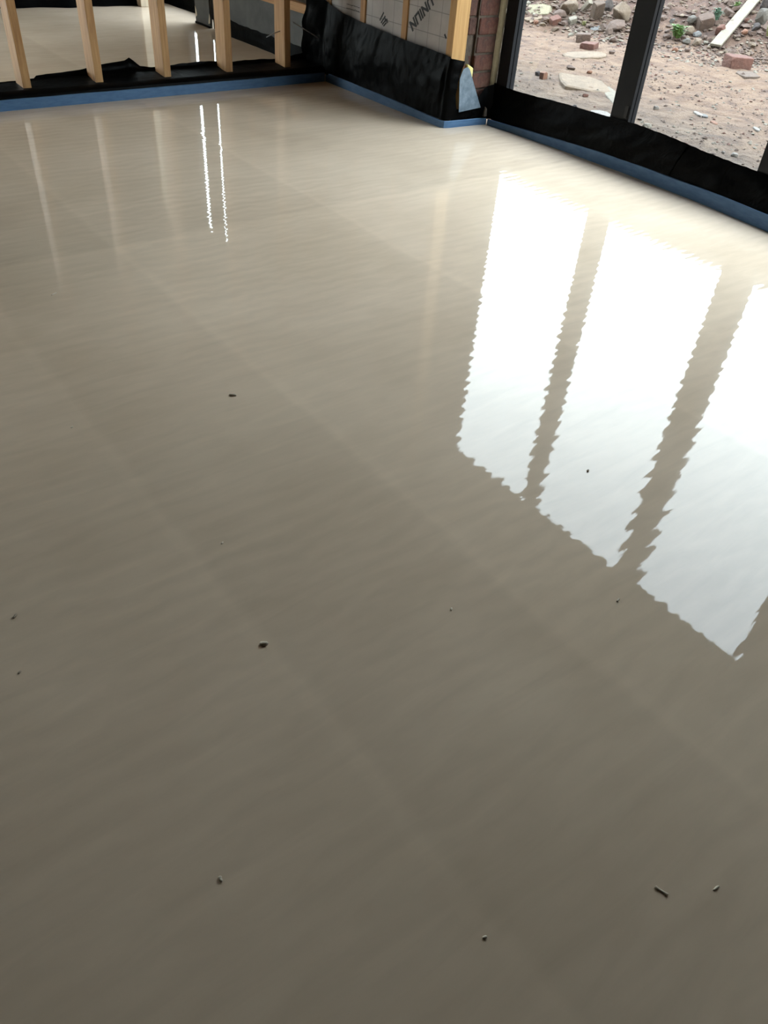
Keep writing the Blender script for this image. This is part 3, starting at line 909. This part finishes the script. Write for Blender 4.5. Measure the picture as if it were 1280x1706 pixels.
S('stone', 896, 122, 13, 10, 'rock', 'stone_dark', 'dark stone touching the orange brick chip')
S('stone', 951, 112, 17, 9, 'rock', 'stone_brown', 'brown wedge stone left of the orange clay pebble')
S('stone', 1000, 189, 34, 14, 'slab', 'stone_white', 'whitish flat stone just over the black skirt of the first pane')
S('stone', 957, 178, 10, 8, 'rock', 'stone_dark', 'small dark stone left of the whitish flat stone')
S('stone', 975, 158, 12, 7, 'rock', 'brick_red', 'reddish pebble below the widest pale slab')
# through the right pane
S('stone', 1153, 32, 20, 17, 'rock', 'stone_grey', 'jagged light grey stone left of the squared brown block')
S('stone_block', 1172, 37, 25, 25, 'brick', 'brick_brown', 'squared brown block in the heap right of the jagged grey stone', rot=0.15)
S('brick_fragment', 1198, 50, 20, 22, 'rock', 'brick_red', 'rounded red brick lump just left of the pale plank', 'brick')
S('stone', 1148, 50, 17, 17, 'rock', 'stone_tan', 'tan stone below the jagged grey stone')
S('stone', 1161, 57, 16, 10, 'rock', 'stone_blue', 'smooth blue-grey stone between tan stones')
S('stone', 1160, 69, 18, 13, 'rock', 'stone_tan', 'tan stone directly below the smooth blue-grey stone')
S('stone', 1143, 69, 16, 12, 'rock', 'stone_grey', 'dull grey stone right of the bright green weed')
S('stone', 1173, 62, 11, 9, 'rock', 'stone_brown', 'small brown stone right of the smooth blue-grey stone')
S('stone', 1176, 70, 10, 8, 'rock', 'stone_pale', 'pale pebble at the foot of the heap near the plank, upper of two')
S('stone', 1182, 76, 9, 8, 'rock', 'stone_pale', 'pale pebble by the plank end, lower of two')
S('stone', 1119, 35, 10, 11, 'rock', 'stone_blue', 'pale bluish chip high on the heap near the first mullion')
S('stone', 1111, 60, 15, 9, 'rock', 'stone_brown', 'brown clod left of the bright green weed')
S('tile_fragment', 1124, 82, 12, 9, 'rock', 'terracotta', 'orange clay chip below the bright green weed', 'clay fragment')
S('stone', 1145, 83, 11, 8, 'rock', 'brick_brown', 'brownish chip right of the orange clay chip')
S('stone', 1265, 28, 22, 38, 'rock', 'stone_grey', 'tall grey stone at the right edge beyond the plank')
S('stone', 1274, 6, 22, 30, 'rock', 'stone_dark', 'dark boulder at the top right corner', 'boulder')
S('stone', 1244, 33, 10, 12, 'rock', 'brick_red', 'small red stone right of the plank')
S('stone', 1239, 54, 14, 12, 'rock', 'terracotta', 'pink clay lump right of the plank, below the small red stone')
S('stone', 1258, 44, 18, 12, 'rock', 'stone_dark', 'dark stone under the tall grey stone')
S('brick', 1227, 102, 40, 21, 'brick', 'brick_red', 'cut reddish brick alone on the ground in the second pane', 'brick', rot=0.2, depth=0.9)
S('stone_slab', 1246, 124, 36, 12, 'slab', 'wood_grey', 'thin grey flake of stone in front of the cut reddish brick')
S('stone', 1215, 84, 18, 8, 'slab', 'stone_brown', 'flat brown stone behind the cut reddish brick')
S('stone', 1093, 179, 11, 9, 'rock', 'stone_white', 'white chip near the foot of the first mullion, right side')
S('stone', 1078, 209, 18, 9, 'rock', 'stone_pale', 'rounded pale stone just above the black skirt of the second pane')
S('stone', 1163, 190, 12, 6, 'slab', 'stone_white', 'white flake left of a bluish flake in the second pane')
S('stone', 1173, 193, 13, 6, 'slab', 'stone_blue', 'bluish flake beside the white flake in the second pane')
S('stone', 1260, 215, 9, 10, 'slab', 'stone_white', 'lone white flake near the right edge of the second pane')
S('stone', 1223, 258, 14, 9, 'rock', 'stone_white', 'rounded white stone low in the second pane')
S('stone', 1205, 253, 6, 5, 'rock', 'stone_white', 'tiny white pebble left of the rounded white stone')
S('stone', 1190, 205, 10, 5, 'slab', 'terracotta', 'small reddish flake in the middle of the second pane')

# plank lying up the heap
pa, ta = hit(1190, 84); pb, tb = hit(1258, 4)
pb2 = pa + (pb - pa) * 1.35
d = (pb2 - pa).normalized()
pl = box('timber_plank', (-0.055, 0, 0), (0.055, (pb2 - pa).length, 0.022), M['wood_pale'], None, 0.002)
for v in pl.data.vertices: v.co.y += (pb2 - pa).length / 2
side_ = d.cross(Vector((0, 0, 1))).normalized(); upv = side_.cross(d)
mp = Matrix.Identity(4)
for i in range(3): mp[i][0] = side_[i]; mp[i][1] = d[i]; mp[i][2] = upv[i]
mp.translation = pa + Vector((0, 0, 0.035)); pl.matrix_world = mp
tag(pl, 'long pale sawn plank lying up the rubble heap', 'plank')


def weed(px, py, wpx, hpx, mat, label, n=26, droop=0.5):
    p, t = hit(px, py + hpx * 0.4); rng = random.Random(int(px))
    r = wpx * t / FPX / 2; h = hpx * t / FPX
    vs_, fs = [], []
    for k in range(n):
        a = rng.uniform(0, 2 * math.pi); rr = r * rng.uniform(0.15, 1.0); hh = h * rng.uniform(0.45, 1.0); w0 = r * rng.uniform(0.14, 0.26)
        d = Vector((math.cos(a), math.sin(a), 0)); s = Vector((-d.y, d.x, 0)) * w0
        b = d * r * 0.15; b0 = len(vs_)
        vs_ += [b - s * 0.3, b + s * 0.3, b + d * rr * 0.5 + s + Vector((0, 0, hh * 0.8)), b + d * rr * 0.5 - s + Vector((0, 0, hh * 0.8)), b + d * rr + Vector((0, 0, hh * (1 - droop * 0.4)))]
        fs += [(b0, b0 + 1, b0 + 2, b0 + 3), (b0 + 3, b0 + 2, b0 + 4)]
    o = mesh('weed', vs_, fs, M[mat]); o.location = (p.x, p.y, ground_z(p.x, p.y) - 0.01)
    return tag(o, label, 'weed')


weed(1126, 56, 34, 30, 'leaf_green', 'bright green weed tuft at the heap foot near the first mullion', 70)
weed(1193, 24, 24, 26, 'leaf_blue', 'bluish green leafy weed above the squared brown block', 20)
weed(1226, 10, 20, 16, 'leaf_green', 'dull green weed left of the plank near the top edge', 16)
weed(1278, 52, 14, 26, 'leaf_dry', 'yellowing weed at the right edge by the tall grey stone', 18)
weed(972, 40, 14, 12, 'leaf_dry', 'small yellow-green weed right of the small pale squared block', 18)

# loose broken stones of the heap: one source per kind, then copies
rng = random.Random(11)
src = [(rock_mesh('rubble_stone', 0.13, 0.11, 0.08, k, random.Random(40 + i)), mt) for i, (k, mt) in enumerate(
    [('rock', 'stone_brown'), ('rock', 'stone_tan'), ('brick', 'brick_brown'), ('rock', 'stone_brown'), ('rock', 'stone_brown'), ('slab', 'stone_brown'), ('rock', 'stone_tan'), ('rock', 'stone_pale')])]
for me, mt in src: me.materials.append(M[mt])
for i in range(110):
    px = rng.uniform(868, 1290); py = rng.uniform(-25, 62) + (0.14 * (px - 868) - 10 if px < 1040 else 18)
    py = min(py, 88)
    p, t = hit(px, py)
    me, mt = src[rng.randrange(len(src))]
    o = bpy.data.objects.new('rubble_stone', me); C.objects.link(o)
    s = rng.choice((0.35, 0.4, 0.45, 0.5, 0.6, 0.8))
    o.scale = (s * rng.uniform(0.8, 1.3), s, s * rng.uniform(0.8, 1.2))
    o.rotation_euler = (rng.uniform(-0.5, 0.5), rng.uniform(-0.5, 0.5), rng.uniform(0, 6.28))
    o.location = (p.x, p.y, ground_z(p.x, p.y) + 0.012 * s)
    tone = {'stone_brown': 'brown', 'stone_tan': 'tan', 'brick_brown': 'squared dull red-brown', 'stone_pale': 'pale'}[mt]
    size = 'tiny' if s < 0.42 else 'small' if s < 0.55 else 'fist-sized'
    tag(o, size + ' ' + tone + ' broken stone loose on the rubble heap outside', 'stone', size + ' ' + tone + ' loose rubble of the heap')


# grit and pebbles over the ground: uncountable
def grit(count, seed):
    rng = np.random.default_rng(seed)
    base = np.array([(1, 0, 0), (-1, 0, 0), (0, 1, 0), (0, -1, 0), (0, 0, 0.7), (0, 0, -0.7)])
    tri = [(0, 2, 4), (2, 1, 4), (1, 3, 4), (3, 0, 4), (2, 0, 5), (1, 2, 5), (3, 1, 5), (0, 3, 5)]
    vs_, fs = [], []
    for i in range(count):
        heap = seed > 3
        x = rng.uniform(7.3 if heap else 4.3, 10.2); y = rng.uniform(3.2 if heap else 2.4, 8.8)
        if heap and x < 7.35 + 0.45 * (6.75 - y): continue
        dn = 0.25 + 0.75 * (nz(x * 0.8, y * 0.8, 5) > -0.05)
        if rng.random() > dn: continue
        s = 0.004 + 0.014 * rng.random() ** 3 + (0.012 * rng.random() if x > 7.4 else 0)
        if heap: s *= 1.5
        a = rng.uniform(0, 6.28); c, sn = math.cos(a), math.sin(a)
        k = rng.uniform(0.6, 1.5)
        P = base * np.array([s * k, s, s * 0.8]) + rng.normal(0, s * 0.15, (6, 3))
        z = ground_z(x, y)
        b0 = len(vs_)
        for q in P: vs_.append((x + c * q[0] - sn * q[1], y + sn * q[0] + c * q[1], z + q[2] + s * 0.2))
        fs += [(b0 + a_, b0 + b_, b0 + c_) for a_, b_, c_ in tri]
    return vs_, fs


for cnt, seed, mt, lab in ((9000, 4, 'stone_brown', 'brown earth clods covering the rubble heap'), (5000, 5, 'stone_tan', 'tan earth clods covering the rubble heap'), (7000, 1, 'stone_brown', 'brown grit strewn over the ground outside'), (4000, 2, 'stone_pale', 'pale grit strewn over the ground outside'), (1500, 3, 'brick_red', 'reddish brick crumbs strewn over the ground outside')):
    v_, f_ = grit(cnt, seed)
    me = bpy.data.meshes.new('gravel'); me.from_pydata(v_, [], f_); me.update()
    o = link('gravel', me, M[mt]); tag(o, lab, 'gravel', kind='stuff')


# ------------------------------------------------------------------ crumbs lying in the wet screed
def crumb(x, y, ln, wd, ang, mat, label, dumb=False):
    rng = random.Random(int(x * 1000 + y * 77))
    n = 6; pts = []; rad = []
    for i in range(n):
        t = i / (n - 1) - 0.5
        pts.append(Vector((t * ln, 0.15 * wd * math.sin(t * 5), wd * 0.28)))
        r = wd / 2 * (0.55 + 0.45 * math.cos(t * 2.4)) * rng.uniform(0.85, 1.15)
        if dumb: r = wd / 2 * (0.62 + 0.5 * (abs(t) * 2) ** 3)
        rad.append(r)
    o = tube('screed_crumb', pts, rad, M[mat], None, 7)
    for v in o.data.vertices: v.co.z = max(0.0, v.co.z) * 0.75
    o.location = (x, y, 0); o.rotation_euler = (0, 0, ang)
    return tag(o, label, 'crumb', 'crumbs in the wet floor')


for x, y, ln, wd, ang, mt, lab, db in (
        (0.946, 1.867, 0.020, 0.009, -0.95, 'crumb_dark', 'dark sliver of debris in the floor, upper middle, left of the window reflection', False),
        (0.527, 0.972, 0.016, 0.011, -0.9, 'crumb', 'largest light crumb in the middle of the wet floor', False),
        (0.802, 0.144, 0.022, 0.006, -1.35, 'crumb', 'small bone-shaped twig in the floor at the lower right', True),
        (0.733, 2.789, 0.024, 0.005, 0.4, 'crumb', 'thin pale sliver in the floor at the upper left', False),
        (1.598, 1.011, 0.010, 0.007, 0.3, 'crumb_dark', 'dark speck inside the middle window reflection', False),
        (0.883, 0.092, 0.014, 0.004, -0.2, 'crumb', 'faint curled sliver right of the bone-shaped twig', False),
        (0.130, 1.331, 0.012, 0.006, 0.5, 'crumb_dark', 'dark crumb near the left edge, upper of two', False),
        (0.090, 1.178, 0.007, 0.005, 0.2, 'crumb_dark', 'dark crumb near the left edge, lower of two', False),
        (0.217, 0.584, 0.009, 0.006, 1.0, 'crumb', 'pale crumb alone at the lower left of the floor', False),
        (0.509, 0.264, 0.007, 0.005, -0.6, 'crumb', 'pale crumb alone at the bottom middle of the floor', False),
        (0.926, 0.826, 0.007, 0.005, 0.4, 'crumb', 'pale crumb left of the last window reflection', False),
        (1.273, 0.630, 0.012, 0.005, 0.1, 'crumb', 'pale sliver just below the middle window reflection', False),
        (0.484, 1.949, 0.008, 0.005, 0.0, 'crumb', 'tiny crumb at the far left, below the thin pale sliver', False),
        (0.604, 1.298, 0.008, 0.005, 0.3, 'crumb', 'tiny crumb above the largest light crumb', False)):
    crumb(x, y, ln, wd, ang, mt, lab, db)
